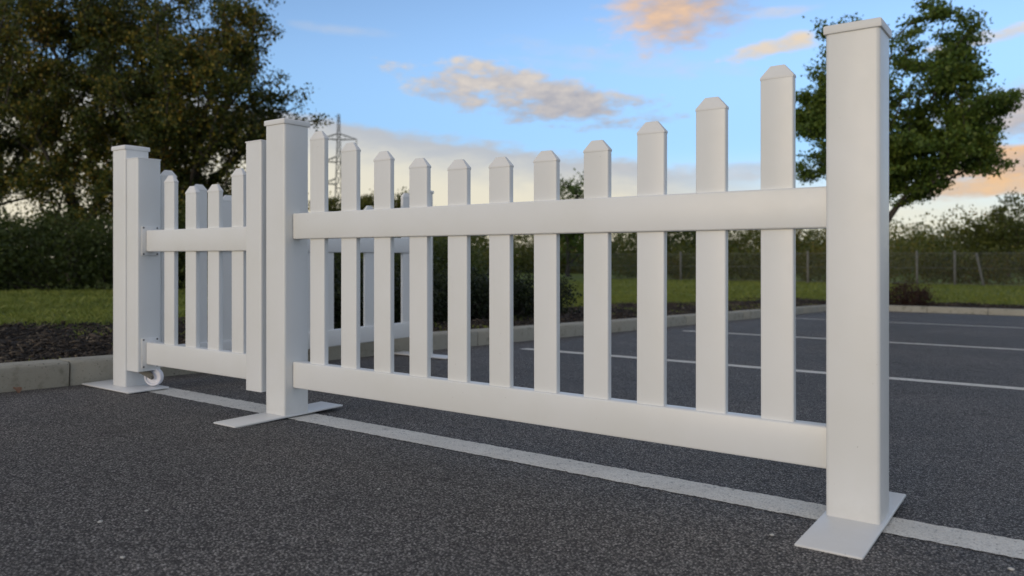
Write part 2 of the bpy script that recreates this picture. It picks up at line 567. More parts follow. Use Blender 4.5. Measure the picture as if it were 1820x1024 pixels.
def np_mesh(name, verts, faces, smooth=False):
    """verts (N,3), faces (M,k) numpy arrays"""
    me = bpy.data.meshes.new(name)
    verts = np.asarray(verts, dtype=np.float32)
    faces = np.asarray(faces, dtype=np.int32)
    k = faces.shape[1]
    me.vertices.add(len(verts))
    me.vertices.foreach_set('co', verts.ravel())
    me.loops.add(faces.size)
    me.loops.foreach_set('vertex_index', faces.ravel())
    me.polygons.add(len(faces))
    me.polygons.foreach_set('loop_start', np.arange(0, faces.size, k, dtype=np.int32))
    try:
        me.polygons.foreach_set('loop_total', np.full(len(faces), k, dtype=np.int32))
    except Exception:
        pass
    if smooth:
        me.polygons.foreach_set('use_smooth', np.ones(len(faces), dtype=bool))
    me.update(calc_edges=True)
    me.validate()
    return me


def lathe_x(name, prof, seg=32):
    """profile (x, r) turned about the x axis"""
    bm = bmesh.new()
    rings = []
    for x, r in prof:
        if r < 1e-6:
            rings.append([bm.verts.new((x, 0, 0))])
        else:
            rings.append([bm.verts.new((x, r * math.cos(2 * PI * k / seg), r * math.sin(2 * PI * k / seg))) for k in range(seg)])
    for a, b2 in zip(rings[:-1], rings[1:]):
        for k in range(seg):
            k2 = (k + 1) % seg
            if len(a) == 1 and len(b2) > 1:
                bm.faces.new((a[0], b2[k], b2[k2]))
            elif len(b2) == 1 and len(a) > 1:
                bm.faces.new((a[k], b2[0], a[k2]))
            elif len(a) > 1:
                bm.faces.new((a[k], b2[k], b2[k2], a[k2]))
    bmesh.ops.recalc_face_normals(bm, faces=bm.faces)
    return bm_mesh(bm, name, 30)


def copy_tree(o, parent=None):
    c = o.copy()
    C.objects.link(c)
    if parent:
        c.parent = parent
    for ch in o.children:
        copy_tree(ch, c)
    return c


# ------------------------------------------------------------------ ground
KE = -2.98          # face of the side kerb
KN = 13.60          # face of the end kerb
KW = 0.125          # kerb width


def grid_sheet(es, ns, zf):
    A, B = np.meshgrid(np.array(es), np.array(ns), indexing='ij')
    Zs = zf(A, B)
    v = np.stack([A.ravel(), B.ravel(), Zs.ravel()], 1)
    ne, nn = len(es), len(ns)
    i, j = np.meshgrid(np.arange(ne - 1), np.arange(nn - 1), indexing='ij')
    a = (i * nn + j).ravel()
    f = np.stack([a, a + nn, a + nn + 1, a + 1], 1)
    return v, f


FRAME_LOC = W(0, 0, 0)


def in_frame(name, me, mat, parent=None):
    o = link(name, me, mat, parent, FRAME_LOC, (0, 0, ROT)) if parent is None else link(name, me, mat, parent)
    return o


rng = np.random.default_rng(5)
# asphalt
es = np.concatenate([[KE - 0.02], np.arange(-2.5, 12.1, 0.5), [16, 22, 30, 40]])
ns = np.concatenate([[-40, -25, -15], np.arange(-12, KN, 0.5), [KN + 0.02]])
v, f = grid_sheet(es, ns, plane_z)
car_park = in_frame('car_park', np_mesh('car_park', v, f, True), MAT['asphalt'])
tag(car_park, 'dark grey chipped asphalt of the car park', None, None, 'structure')


def painted(e0, e1, n0, wd, stepw, seed, skew=0.0):
    r = np.random.default_rng(seed)
    xs = np.arange(e0, e1 + 1e-6, stepw)
    k = len(xs)
    j1 = np.convolve(r.normal(0, 1, k + 4), np.ones(5) / 5, 'valid') * 0.0010 + r.normal(0, 0.0014, k)
    j2 = np.convolve(r.normal(0, 1, k + 4), np.ones(5) / 5, 'valid') * 0.0010 + r.normal(0, 0.0014, k)
    base = n0 + skew * xs
    a = np.stack([xs, base - wd / 2 + j1, plane_z(xs, base - wd / 2) + 0.0015], 1)
    b2 = np.stack([xs, base + wd / 2 + j2, plane_z(xs, base + wd / 2) + 0.0015], 1)
    v = np.concatenate([a, b2])
    i = np.arange(k - 1)
    f = np.stack([i, i + 1, i + 1 + k, i + k], 1)
    return in_frame('painted_line', np_mesh('painted_line', v, f), MAT['paint'], car_park)


painted(-2.70, 3.0, 0.048, 0.118, 0.008, 1, -0.014)
painted(-2.62, 9.0, 2.69, 0.105, 0.03, 2)
painted(-2.62, 11.0, 5.38, 0.105, 0.04, 3)
painted(-2.62, 12.0, 9.11, 0.105, 0.05, 4)


# verge sheet: a step up behind the kerbs, level out to the horizon
def ground_z(e, n):
    park = (e > KE - KW * 0.5) & (n < KN + KW * 0.5)
    z = verge_z(e, n)
    lump = 0.018 * np.sin(e * 2.1 + n * 0.7) + 0.014 * np.sin(n * 2.9 - e * 1.3) + 0.008 * np.sin(e * 6.3 + n * 5.1)
    near = np.clip(np.minimum(np.abs(e - KE), 99) / 0.6, 0, 1)
    z = z - 0.012 + lump * np.where(park, 0, np.clip(np.where(e < KE, (KE - e), (n - KN)) / 0.5, 0, 1))
    return np.where(park, plane_z(e, n) - 0.35, z)


es = np.concatenate([[-900, -500, -250, -140, -90, -60, -45, -34], np.arange(-28, -9, 1.0), np.arange(-9, KE - KW + 0.001, 0.0747)[:-1], [KE - KW, KE - KW * 0.9, KE - 0.055], np.arange(-2.5, 12, 0.35), [14, 18, 24, 32, 45, 70, 110, 200, 500, 900]])
ns = np.concatenate([[-900, -300, -90, -40, -20, -10], np.arange(-6, 13.4, 0.17), [KN + 0.055, KN + KW * 0.9, KN + KW], np.arange(13.8, 20, 0.17), np.arange(20.5, 40, 1.0), [45, 60, 80, 110, 160, 260, 500, 1200]])
es = np.unique(np.round(es, 4))
ns = np.unique(np.round(ns, 4))
v, f = grid_sheet(es, ns, ground_z)
verge = in_frame('ground', np_mesh('ground', v, f, True), MAT['verge'])
tag(verge, 'soil beds and grass verge round the car park', None, None, 'structure')


# kerbs, stone by stone
def kerb_mesh(L):
    bm = bmesh.new()
    prof = [(0, -0.12), (0, 0.083), (0.006, 0.096), (0.018, 0.104), (KW - 0.006, 0.106), (KW, 0.100), (KW, -0.12)]
    g0 = 0.0035
    rings = []
    for x in (g0, g0 + 0.005, L - g0 - 0.005, L - g0):
        inset = 0.004 if x in (g0, L - g0) else 0.0
        rings.append([bm.verts.new((x, max(p[0], inset) if p[0] < 0.05 else min(p[0], KW - inset), min(p[1], 0.106 - inset))) for p in prof])
    n = len(prof)
    for a, b2 in zip(rings[:-1], rings[1:]):
        for i in range(n):
            bm.faces.new((a[i], a[(i + 1) % n], b2[(i + 1) % n], b2[i]))
    bm.faces.new(rings[0][::-1])
    bm.faces.new(rings[-1])
    bmesh.ops.recalc_face_normals(bm, faces=bm.faces)
    return bm_mesh(bm, 'kerb_stone', 30)


KL = 0.915
km = kerb_mesh(KL)
km.materials.append(MAT['kerb'])
side_kerb = empty('kerb', 'mossy concrete kerb running along the planted bed', None, FRAME_LOC, ROT, None, 'structure')
end_kerb = empty('kerb', 'pale concrete kerb across the far end of the car park', None, FRAME_LOC, ROT, None, 'structure')
slope = math.atan(0.032)
random.seed(3)
n0 = -0.095 - 4 * KL
while n0 < KN + KW - 0.01:
    ln = min(KL, KN + KW - n0)
    mesh = km if ln > KL - 0.01 else kerb_mesh(ln)
    z0 = float(plane_z(KE, n0)) + random.uniform(-0.003, 0.003)
    # local x runs along n (turn 90 deg), local y runs to -e
    k = link('kerb_stone', mesh, MAT['kerb'], side_kerb, (KE + random.uniform(-0.003, 0.003), n0, z0), (0, slope, R(90)))
    n0 += KL
e0 = -1.62 - 1 * KL
k = link('kerb_stone', kerb_mesh(e0 - KE), MAT['kerb'], end_kerb, (KE, KN, float(plane_z(KE, KN))))
while e0 < 9:
    k = link('kerb_stone', km, MAT['kerb'], end_kerb, (e0, KN + random.uniform(-0.003, 0.003), float(plane_z(e0, KN)) + random.uniform(-0.003, 0.003)))
    e0 += KL


# ------------------------------------------------------------------ fence parts
RAIL_N0, RAIL_N1 = 0.032, 0.070
PK_N0, PK_N1 = 0.0415, 0.0605
PK_W = 0.0705
POST = 0.101


def picket_meshes(z0, z1, tag_):
    body = rbox('picket', -PK_W / 2, PK_W / 2, PK_N0, PK_N1, z0, z1, 0.0032, 3, only_long=2)
    return body


cap_h = 0.0255
lip = 0.0006
hw = PK_W / 2 + lip
cap_mesh = ring_solid('picket_cap', [(-hw, hw, PK_N0 - lip, PK_N1 + lip, -0.0045), (-hw, hw, PK_N0 - lip, PK_N1 + lip, 0.0012),
                                     (-hw * 0.42, hw * 0.42, (PK_N0 + PK_N1) / 2 - 0.0042, (PK_N0 + PK_N1) / 2 + 0.0042, cap_h)], 0.0011, 2)
cap_mesh.materials.append(MAT['cap'])


def add_picket(parent, e, z0, z1):
    p = link('picket', picket_meshes(z0, z1, ''), MAT['vinyl'], parent, (e, 0, 0))
    p.rotation_euler = (0, random.uniform(-0.0018, 0.0018), random.uniform(-0.012, 0.012))
    c = link('picket_cap', cap_mesh, None, p, (0, 0, z1))
    return p


def add_rail(parent, e0, e1, z0, z1):
    return link('rail', rbox('rail', e0, e1, RAIL_N0, RAIL_N1, z0, z1, 0.0042, 3), MAT['vinyl'], parent)


def fence_post(label, e, n, plate, rz=0.0):
    """post on a flat steel foot; plate = (x0, x1, y0, y1) round the post's front left corner"""
    z = float(plane_z(e, n))
    t = empty('fence_post', label, 'fence post', W(e, n, z), ROT + rz, 'square posts of the white fence')
    link('base_plate', rbox('base_plate', plate[0], plate[1], plate[2], plate[3], 0.004, 0.0105, 0.0022, 2), MAT['plate'], t)
    link('post', rbox('post', 0, POST, 0, POST, 0.0106, 0.981, 0.0075, 4, only_long=2), MAT['vinyl'], t)
    c = POST
    l2 = 0.0036
    cm = ring_solid('post_cap', [(-l2, c + l2, -l2, c + l2, 0.9785), (-l2, c + l2, -l2, c + l2, 0.9960), (c * 0.3, c * 0.7, c * 0.3, c * 0.7, 1.0015)], 0.0022, 3)
    link('post_cap', cm, MAT['cap'], t)
    return t


random.seed(11)
fence_post('nearest white square post, right end of the picket panel', 0.0, 0.0, (-0.007, 0.109, -0.195, 0.250))
fence_post('middle white square post between gate and picket panel', -1.806, 0.0, (-0.010, 0.106, -0.190, 0.250))
fence_post('white corner post beside the kerb at the free end of the gate', -2.819, 0.0, (-0.140, 0.235, -0.058, 0.112))
fence_post('far white end post of the side panel, hidden mostly behind pickets', -2.819, 1.780, (-0.150, 0.290, -0.008, 0.108))

PE = [-1.5925 + i * 0.1483 for i in range(11)]
PZ = [0.922, 0.872, 0.833, 0.801, 0.786, 0.782, 0.787, 0.801, 0.832, 0.872, 0.923]
RB0, RB1, RT0, RT1 = 0.100, 0.187, 0.596, 0.682


def panel(label, e, n, rz):
    z = float(plane_z(e, n))
    t = empty('picket_fence_panel', label, 'fence panel', W(e, n, z), ROT + rz, 'white picket panels with dipped tops')
    L = 1.806 - POST - 0.0018
    for a, b2 in ((RB0, RB1), (RT0, RT1)):
        add_rail(t, 0.0018, L, a, b2)
    for pe, pz in zip(PE, PZ):
        add_picket(t, pe + 1.806 - POST, 0.108, pz)
    return t


panel('large white picket panel with dipped top across the foreground', -1.806 + POST, 0.0, 0.0)
# side panel runs from the corner post away from the camera, face towards the bays
sp_ = panel('white picket panel turned at right angles behind the gate', -2.819, POST, R(90))
sp_.location = W(-2.819 + POST, POST + 0.001, float(plane_z(-2.8, 1.0)))

# ------------------------------------------------------------------ gate
gz = float(plane_z(-2.3, 0))
gate = empty('gate', 'white picket gate on a caster between corner post and middle post', 'gate', W(-2.28, 0.004, gz), ROT)
G0 = -2.28
SW = 0.0875
for (s0, lab) in ((-2.7165, 'free stile carrying the caster'), (-1.9225, 'hinge stile beside the middle post')):
    st = link('stile', rbox('stile', s0 - G0, s0 - G0 + SW, 0, 0.098, 0.077, 0.934, 0.0068, 4, only_long=2), MAT['vinyl'], gate)
    st['label'] = lab
    link('stile_cap', ring_solid('stile_cap', [(s0 - G0 - 0.0008, s0 - G0 + SW + 0.0008, -0.0008, 0.0988, 0.9335), (s0 - G0 - 0.0008, s0 - G0 + SW + 0.0008, -0.0008, 0.0988, 0.9385), (s0 - G0 + 0.03, s0 - G0 + SW - 0.03, 0.034, 0.064, 0.9425)], 0.0015, 2), MAT['cap'], st)
ra, rb = -2.7165 + SW - G0 + 0.0005, -1.9225 - G0 - 0.0005
GR = ((0.105, 0.194), (0.560, 0.646))
for a, b2 in GR:
    add_rail(gate, ra + 0.0055, rb, a, b2)
for pe, pz in zip((-2.474, -2.3255, -2.178, -2.0285), (0.834, 0.784, 0.783, 0.832)):
    add_picket(gate, pe - G0, 0.113, pz)
# moulded flanges that hold the rails, with their screws
sm = lathe_x('screw', [(0.0, 0.0), (0.0018, 0.0), (0.0018, 0.0022), (0.0010, 0.0036), (0.0, 0.0038)], 12)
sm.materials.append(MAT['steel'])
for a, b2 in GR:
    fl = link('rail_bracket', rbox('rail_bracket', ra - 0.0002, ra + 0.004, 0.015, 0.087, a - 0.017, b2 + 0.017, 0.0016, 2), MAT['cap'], gate)
    for y in (0.0225, 0.0795):
        for z in (a - 0.010, b2 + 0.010):
            link('screw', sm, None, fl, (ra + 0.0038, y, z))
# caster under the free stile
AX = R(-31)
cx, cy = -2.7165 + SW / 2 - G0 + 0.012, 0.060
caster = link('caster_plate', rbox('caster_plate', cx - 0.036, cx + 0.026, cy - 0.032, cy + 0.032, 0.0735, 0.0765, 0.001, 1), MAT['steel'], gate)
wz = 0.0475
WR = 0.0365
off = Vector((0.030, 0.0))
fork_bm = bmesh.new()
prof = [(-0.034, 0.0735), (0.026, 0.0735), (0.040, 0.058), (0.0425, 0.048), (0.040, 0.041), (0.034, 0.038), (0.028, 0.040)]
for sy in (-0.0185, 0.0165):
    fr = [fork_bm.verts.new((x, sy, z)) for x, z in prof]
    bk = [fork_bm.verts.new((x, sy + 0.002, z)) for x, z in prof]
    fork_bm.faces.new(fr)
    fork_bm.faces.new(bk[::-1])
    for i in range(len(prof)):
        fork_bm.faces.new((fr[i], bk[i], bk[(i + 1) % len(prof)], fr[(i + 1) % len(prof)]))
bmesh.ops.recalc_face_normals(fork_bm, faces=fork_bm.faces)
fork = link('caster_fork', bm_mesh(fork_bm, 'caster_fork', 30), MAT['steel'], gate, (cx - 0.012, cy, 0), (0, 0, R(31)))
wm = lathe_x('wheel', [(-0.0135, 0.0), (-0.0135, 0.009), (-0.0105, 0.0095), (-0.0075, 0.012), (-0.0070, 0.026), (-0.0105, 0.0285), (-0.0120, 0.030), (-0.0120, 0.034), (-0.0095, 0.0365), (0.0095, 0.0365), (0.0120, 0.034), (0.0120, 0.030), (0.0105, 0.0285), (0.0070, 0.026), (0.0075, 0.012), (0.0105, 0.0095), (0.0135, 0.009), (0.0135, 0.0)], 40)
wpos = fork.location + Vector((math.cos(R(31)) * 0.033, math.sin(R(31)) * 0.033, wz - 0.0))
wheel = link('wheel', wm, MAT['nylon'], gate, wpos, (0, 0, R(31 - 90)))
link('axle_bolt', lathe_x('axle_bolt', [(-0.024, 0), (-0.024, 0.0042), (-0.0205, 0.0055), (0.0205, 0.0055), (0.024, 0.0042), (0.024, 0)], 6), MAT['steel'], wheel)
# hinges on the back of the hinge stile
for z in (0.20, 0.62):
    link('hinge', rbox('hinge', -1.9225 + SW - G0 - 0.03, -1.806 - G0 - 0.001, 0.0982, 0.1015, z - 0.05, z + 0.05, 0.001, 1), MAT['steel'], gate)


# ------------------------------------------------------------------ vegetation
def leaf_quads(P, size, rs, flat=0.0, aspect=0.62):
    """one kite-shaped leaf per point, folded at random in space"""
    n = len(P)
    d = rs.normal(size=(n, 3))
    d /= np.linalg.norm(d, axis=1, keepdims=True) + 1e-9
    q = rs.normal(size=(n, 3))
    q[:, 2] *= (1 - flat)
    q -= d * np.sum(q * d, axis=1, keepdims=True)
    q /= np.linalg.norm(q, axis=1, keepdims=True) + 1e-9
    s = size * rs.uniform(0.6, 1.3, (n, 1))
    a = P - d * s * 0.5
    c = P + d * s * 0.5
    b_ = P + q * s * aspect * 0.5 - d * s * 0.08
    e_ = P - q * s * aspect * 0.5 - d * s * 0.08
    v = np.stack([a, b_, c, e_], 1).reshape(-1, 3)
    f = np.arange(4 * n).reshape(-1, 4)
    return v, f


def tubes(segs, sides=5):
    """list of (p0, p1, r0, r1) -> prism mesh"""
    V, F = [], []
    k = 0
    for p0, p1, r0, r1 in segs:
        d = p1 - p0
        L = np.linalg.norm(d)
        if L < 1e-6:
            continue
        d = d / L
        a = np.cross(d, [0.0, 0.0, 1.0] if abs(d[2]) < 0.9 else [1.0, 0.0, 0.0])
        a /= np.linalg.norm(a)
        b_ = np.cross(d, a)
        for i in range(sides):
            t = 2 * PI * i / sides
            o = a * math.cos(t) + b_ * math.sin(t)
            V.append(p0 - d * r0 * 0.3 + o * r0)
            V.append(p1 + d * r1 * 0.3 + o * r1)
        for i in range(sides):
            j = (i + 1) % sides
            F.append((k + 2 * i, k + 2 * j, k + 2 * j + 1, k + 2 * i + 1))
        k += 2 * sides
    return np.array(V), np.array(F)


def skeleton(rs, trunk, tips, alpha=0.45, seg=0.45, r_tip=0.010, power=0.46, rise=0.25):
    """join every tip to the nearest limb; limbs thicken with what they carry"""
    nodes = [np.array(p, float) for p in trunk]
    par = [-1] + list(range(len(trunk) - 1))
    path = [0.0]
    for i in range(1, len(nodes)):
        path.append(path[-1] + np.linalg.norm(nodes[i] - nodes[i - 1]))
    ok = [False] + [True] * (len(nodes) - 1)
    top = nodes[-1]
    order = np.argsort(np.linalg.norm(tips - nodes[len(nodes) // 2], axis=1))
    ends = []
    arr = np.zeros((len(tips) * 14 + 50, 3))
    pth = np.zeros(len(arr))
    okk = np.zeros(len(arr), bool)
    for i, p in enumerate(nodes):
        arr[i] = p
        pth[i] = path[i]
        okk[i] = ok[i]
    cnt = len(nodes)
    parent = list(par)
    for ti in order:
        t = tips[ti]
        dv = t - arr[:cnt]
        d = np.linalg.norm(dv, axis=1)
        cost = d + alpha * pth[:cnt] + np.where(dv[:, 2] < -0.1 * d, 0.5 * d, 0.0) + np.where(okk[:cnt], 0, 1e3)
        j = int(np.argmin(cost))
        k = max(1, min(12, int(round(d[j] / seg))))
        p0 = arr[j].copy()
        last = j
        for q in range(1, k + 1):
            s = q / k
            p = p0 + (t - p0) * s
            p[2] += rise * d[j] * 0.35 * math.sin(PI * s) * (1 if d[j] > 0.5 else 0.3)
            if q < k:
                p += rs.normal(0, 0.05 * seg * 1.6, 3)
            arr[cnt] = p
            pth[cnt] = pth[last] + np.linalg.norm(p - arr[last])
            okk[cnt] = True
            parent.append(last)
            last = cnt
            cnt += 1
            if cnt >= len(arr) - 15:
                break
        ends.append(last)
    w = np.zeros(cnt)
    w[ends] += 1
    for i in range(cnt - 1, 0, -1):
        w[parent[i]] += w[i]
    r = r_tip * np.maximum(w, 1) ** power
    segs = [(arr[parent[i]], arr[i], min(r[parent[i]], r[i] * 1.5), r[i]) for i in range(1, cnt)]
    return segs, arr[:cnt], np.array(ends), np.array(parent)


def sample_blobs(rs, blobs, n, shell=0.5):
    """points inside a set of ellipsoids, thinned so that they keep apart"""
    w = np.array([b_[3] * b_[4] * b_[5] for b_ in blobs])
    ids = rs.choice(len(blobs), n, p=w / w.sum())
    d = rs.normal(size=(n, 3))
    d /= np.linalg.norm(d, axis=1, keepdims=True)
    rad = rs.uniform(0, 1, n) ** (1 / 3.0)
    rad = np.where(rs.uniform(0, 1, n) < shell, rs.uniform(0.80, 1.06, n), rad)
    B = np.array(blobs)
    return B[ids, :3] + d * rad[:, None] * B[ids, 3:6]


def tree(name, label, base, trunk_top, blobs, n_tips, per_tip, leaf, sigma, mleaf, seed, cat='tree', trunk_lean=(0, 0), group=None, r_tip=0.010, shell=0.5, alpha=0.45, seg=0.45, sides=5, flat=0.0, power=0.46, clump=5, clump_r=0.30):
    rs = np.random.default_rng(seed)
    t = empty(name, label, cat, base, 0.0, group)
    k = 5
    trunk = [(trunk_lean[0] * i / k + rs.normal(0, 0.03) * (i > 0), trunk_lean[1] * i / k + rs.normal(0, 0.03) * (i > 0), -0.15 + (trunk_top + 0.15) * i / k) for i in range(k + 1)]
    cl = sample_blobs(rs, blobs, max(8, n_tips // clump), shell)
    tips = cl[rs.integers(0, len(cl), n_tips)] + rs.normal(0, 1, (n_tips, 3)) * np.array([1, 1, 0.7]) * clump_r
    segs, arr, ends, par = skeleton(rs, trunk, tips, alpha, seg, r_tip, power)
    V, F = tubes(segs, sides)
    link('trunk', np_mesh('trunk', V, F, True), MAT['bark'], t)
    cn = rs.integers(int(per_tip * 0.4), int(per_tip * 1.6) + 1, len(ends))
    ctr = np.repeat(arr[ends], cn, axis=0)
    back = np.repeat(arr[par[ends]], cn, axis=0)
    s = rs.uniform(-0.15, 0.9, (len(ctr), 1))
    P = ctr + (back - ctr) * s + rs.normal(0, 1, (len(ctr), 3)) * np.array([sigma, sigma, sigma * (0.7 if flat == 0 else 0.45)])
    v, f = leaf_quads(P, leaf, rs, flat)
    link('crown', np_mesh('crown', v, f), MAT[mleaf], t)
    return t


def shrub(name, label, base, blobs, n_leaf, leaf, mleaf, seed, cat='shrub', group=None, stems=24, kind=None, flat=0.0, parts=True):
    """bushy mass: leaves in tufts through ellipsoids, with stems inside"""
    rs = np.random.default_rng(seed)
    t = empty(name, label, cat, base, 0.0, group)
    nt_ = max(30, n_leaf // 28)
    tuft = sample_blobs(rs, blobs, nt_, 0.7)
    tuft[:, 2] = np.maximum(tuft[:, 2], 0.02)
    ids = rs.integers(0, nt_, n_leaf)
    sg = leaf * 1.7
    P = tuft[ids] + rs.normal(0, sg, (n_leaf, 3))
    P[:, 2] = np.maximum(P[:, 2], 0.0)
    v, f = leaf_quads(P, leaf, rs, flat)
    link('foliage', np_mesh('foliage', v, f), MAT[mleaf], t)
    segs = []
    for i in rs.choice(nt_, min(stems, nt_), replace=False):
        tip = tuft[i]
        root = np.array([tip[0] * 0.55 + rs.normal(0, 0.05), tip[1] * 0.55 + rs.normal(0, 0.05), -0.05])
        mid = (root + tip) / 2 + rs.normal(0, 0.06, 3)
        segs += [(root, mid, 0.016, 0.011), (mid, tip, 0.011, 0.004)]
    V, F = tubes(segs, 4)
    link('stems', np_mesh('stems', V, F), MAT['bark'], t)['kind'] = 'stuff'
    return t


# three big autumn trees on the left, some twenty metres off
def px(d):
    return 1375.0 / d


B1 = spot(-70, 21)
tree('autumn_tree', 'dark autumn tree cut by the left edge of the picture', B1, 1.6,
     [(0.3, 0, 4.6, 2.2, 2.2, 2.6), (0.2, 0, 6.9, 1.9, 1.9, 2.2), (1.2, -0.4, 2.9, 1.5, 1.4, 1.0), (-1.2, 0, 3.6, 1.6, 1.8, 1.8)], 760, 84, 0.088, 0.135, 'leaf_autumn', 21, group='big trees behind the hedge', r_tip=0.011)
B2 = spot(128, 20)
tree('autumn_tree', 'tall autumn tree with visible bare trunk left of the corner post', B2, 2.0,
     [(0.2, 0, 5.2, 2.0, 2.0, 2.0), (-0.4, 0.2, 7.2, 1.9, 1.8, 1.6), (1.3, 0, 6.3, 1.5, 1.5, 1.5), (1.3, -0.2, 4.0, 1.5, 1.5, 1.5), (-1.5, 0, 3.4, 1.2, 1.3, 0.9), (0.6, -0.4, 2.5, 1.5, 1.2, 0.75)], 900, 84, 0.088, 0.135, 'leaf_autumn', 22, group='big trees behind the hedge', r_tip=0.008, power=0.44)
B3 = spot(335, 19.5)
tree('autumn_tree', 'broad autumn tree rising behind the gate, yellowing leaves', B3, 1.5,
     [(0.1, 0, 4.6, 2.3, 2.2, 1.9), (1.05, 0, 4.1, 1.6, 1.6, 1.3), (0.1, 0, 6.4, 1.7, 1.8, 1.5), (0.5, -0.3, 2.6, 1.9, 1.6, 1.1), (0.8, -0.2, 1.7, 1.5, 1.4, 1.0), (-1.2, 0, 2.6, 1.5, 1.5, 1.6)], 1000, 88, 0.088, 0.135, 'leaf_autumn', 23, group='big trees behind the hedge', r_tip=0.009)

# hedge along the back of the grass on the left
hb = spot(200, 15.5)
hx = []
rs_ = np.random.default_rng(77)
for i in range(15):
    s = (i - 7) * 0.95
    hx.append((E_[0] * 0 + N_[0] * s + rs_.normal(0, 0.15), N_[1] * s + rs_.normal(0, 0.15), 0.66 + rs_.normal(0, 0.07), 0.85, 0.75, 0.78 + rs_.uniform(-0.16, 0.34)))
shrub('hedge', 'low dark green hedge behind the grass at the left', hb, hx, 80000, 0.080, 'leaf_hedge', 31, 'hedge', stems=120)
hb3 = spot(190, 24.5)
hx = []
for i in range(13):
    s = (i - 6) * 1.15
    hx.append((s * 0.95 + rs_.normal(0, 0.2), s * 0.1 + rs_.normal(0, 0.3), 0.85 + rs_.normal(0, 0.12), 1.05, 0.9, 1.05 + rs_.uniform(-0.15, 0.35)))
shrub('hedge', 'dark thicket under the big trees, behind the low hedge', hb3, hx, 60000, 0.11, 'leaf_hedge', 33, 'hedge', stems=90)
hb2 = spot(640, 17.0)
hx = []
for i in range(9):
    s = (i - 4) * 0.9
    hx.append((N_[0] * s + rs_.normal(0, 0.2), N_[1] * s + rs_.normal(0, 0.2), 0.55 + rs_.normal(0, 0.08), 0.9, 0.8, 0.62 + rs_.uniform(-0.1, 0.2)))
shrub('hedge', 'dark overgrown hedge seen between the middle post and the fourth pickets', hb2, hx, 26000, 0.075, 'leaf_hedge', 32, 'hedge', stems=70)

# low dark shrubs in the bed behind the side kerb
SH = [(520, 5.3, 0.42, 0.36, 'dark low shrub right behind the middle post, in the bed'),
      (600, 5.9, 0.48, 0.42, 'dark low shrub seen between the first and second pickets'),
      (690, 6.5, 0.50, 0.42, 'dark low shrub seen beyond the third picket, behind the side panel'),
      (785, 7.2, 0.50, 0.40, 'dark shrub in the bed seen between fourth and fifth pickets'),
      (852, 7.7, 0.48, 0.34, 'dark shrub in the bed seen between fifth and sixth pickets'),
      (925, 8.2, 0.52, 0.40, 'twiggy dark shrub in the bed seen between sixth and seventh pickets')]
for i, (u, d, rad, hgt, lab) in enumerate(SH):
    b0 = spot(u, d)
    shrub('shrub', lab, b0, [(0, 0, hgt * 0.55, rad, rad * 0.9, hgt * 0.62), (rad * 0.5, 0.1, hgt * 0.45, rad * 0.6, rad * 0.6, hgt * 0.5), (-rad * 0.5, -0.05, hgt * 0.4, rad * 0.6, rad * 0.6, hgt * 0.5)],
          6500, 0.034, 'leaf_shrub', 40 + i, 'shrub', 'low shrubs in the kerbside bed', 40)

# young maple by the end kerb, right
B4 = spot(1572, 14.8)
tree('maple_tree', 'young green maple tree behind the nearest post, right', B4, 2.0,
     [(0.25, 0, 3.5, 1.75, 1.6, 1.25), (-0.75, 0, 3.5, 0.95, 1.0, 1.15), (1.3, -0.1, 3.5, 0.95, 0.9, 0.9), (0.35, 0, 4.9, 1.5, 1.4, 0.9), (1.0, 0, 4.4, 0.8, 0.8, 0.5), (0.75, 0, 2.6, 1.35, 1.2, 0.5), (0.45, 0, 2.4, 0.85, 0.8, 0.32), (-0.6, 0, 2.8, 0.9, 0.9, 0.5), (-1.25, 0, 3.4, 0.6, 0.7, 1.0), (2.1, 0, 4.0, 0.42, 0.4, 0.14), (1.85, 0, 3.0, 0.35, 0.4, 0.2), (-1.0, 0, 4.9, 0.25, 0.3, 0.7), (-0.55, 0, 5.0, 0.25, 0.3, 0.7), (1.5, 0, 2.75, 0.4, 0.4, 0.12)],
     860, 98, 0.075, 0.10, 'leaf_maple', 51, r_tip=0.005, shell=0.55, seg=0.3, flat=0.35, power=0.42, clump=4, clump_r=0.17)
b0 = spot(1604, 14.3)
shrub('shrub', 'low reddish brown shrub at the foot of the maple', b0, [(0, 0, 0.16, 0.42, 0.4, 0.22), (0.3, 0, 0.12, 0.3, 0.3, 0.15)], 4500, 0.035, 'leaf_red', 52, 'shrub', None, 30)

# small trees against the sky, seen above the top rail
SK = [(588, 46, 2.6, 3.7, 'slim dark tree under the pylon, seen past the first picket'),
      (640, 52, 3.0, 5.2, 'loose pale green tree seen between the second and third pickets'),
      (708, 48, 2.2, 4.3, 'slim pale green tree seen between the third and fourth pickets'),
      (770, 60, 2.6, 3.6, 'small far tree just showing beyond the fourth picket'),
      (1010, 40, 2.2, 4.0, 'green tree topping the rail between seventh and eighth pickets')]
for i, (u, d, wd, top, lab) in enumerate(SK):
    b0 = spot(u, d)
    hgt = top + CAM_H - b0[2]
    tree('slim_tree' if i < 4 else 'green_tree', lab, b0, hgt * 0.35, [(0, 0, hgt * 0.55, wd * 0.5, wd * 0.5, hgt * 0.40), (0.1, 0, hgt * 0.75, wd * 0.33, wd * 0.33, hgt * 0.24)], 120, 34, 0.17, 0.24, 'leaf_maple' if i == 4 else 'leaf_wood', 60 + i, group='far trees above the top rail', r_tip=0.014, seg=0.8, sides=4)

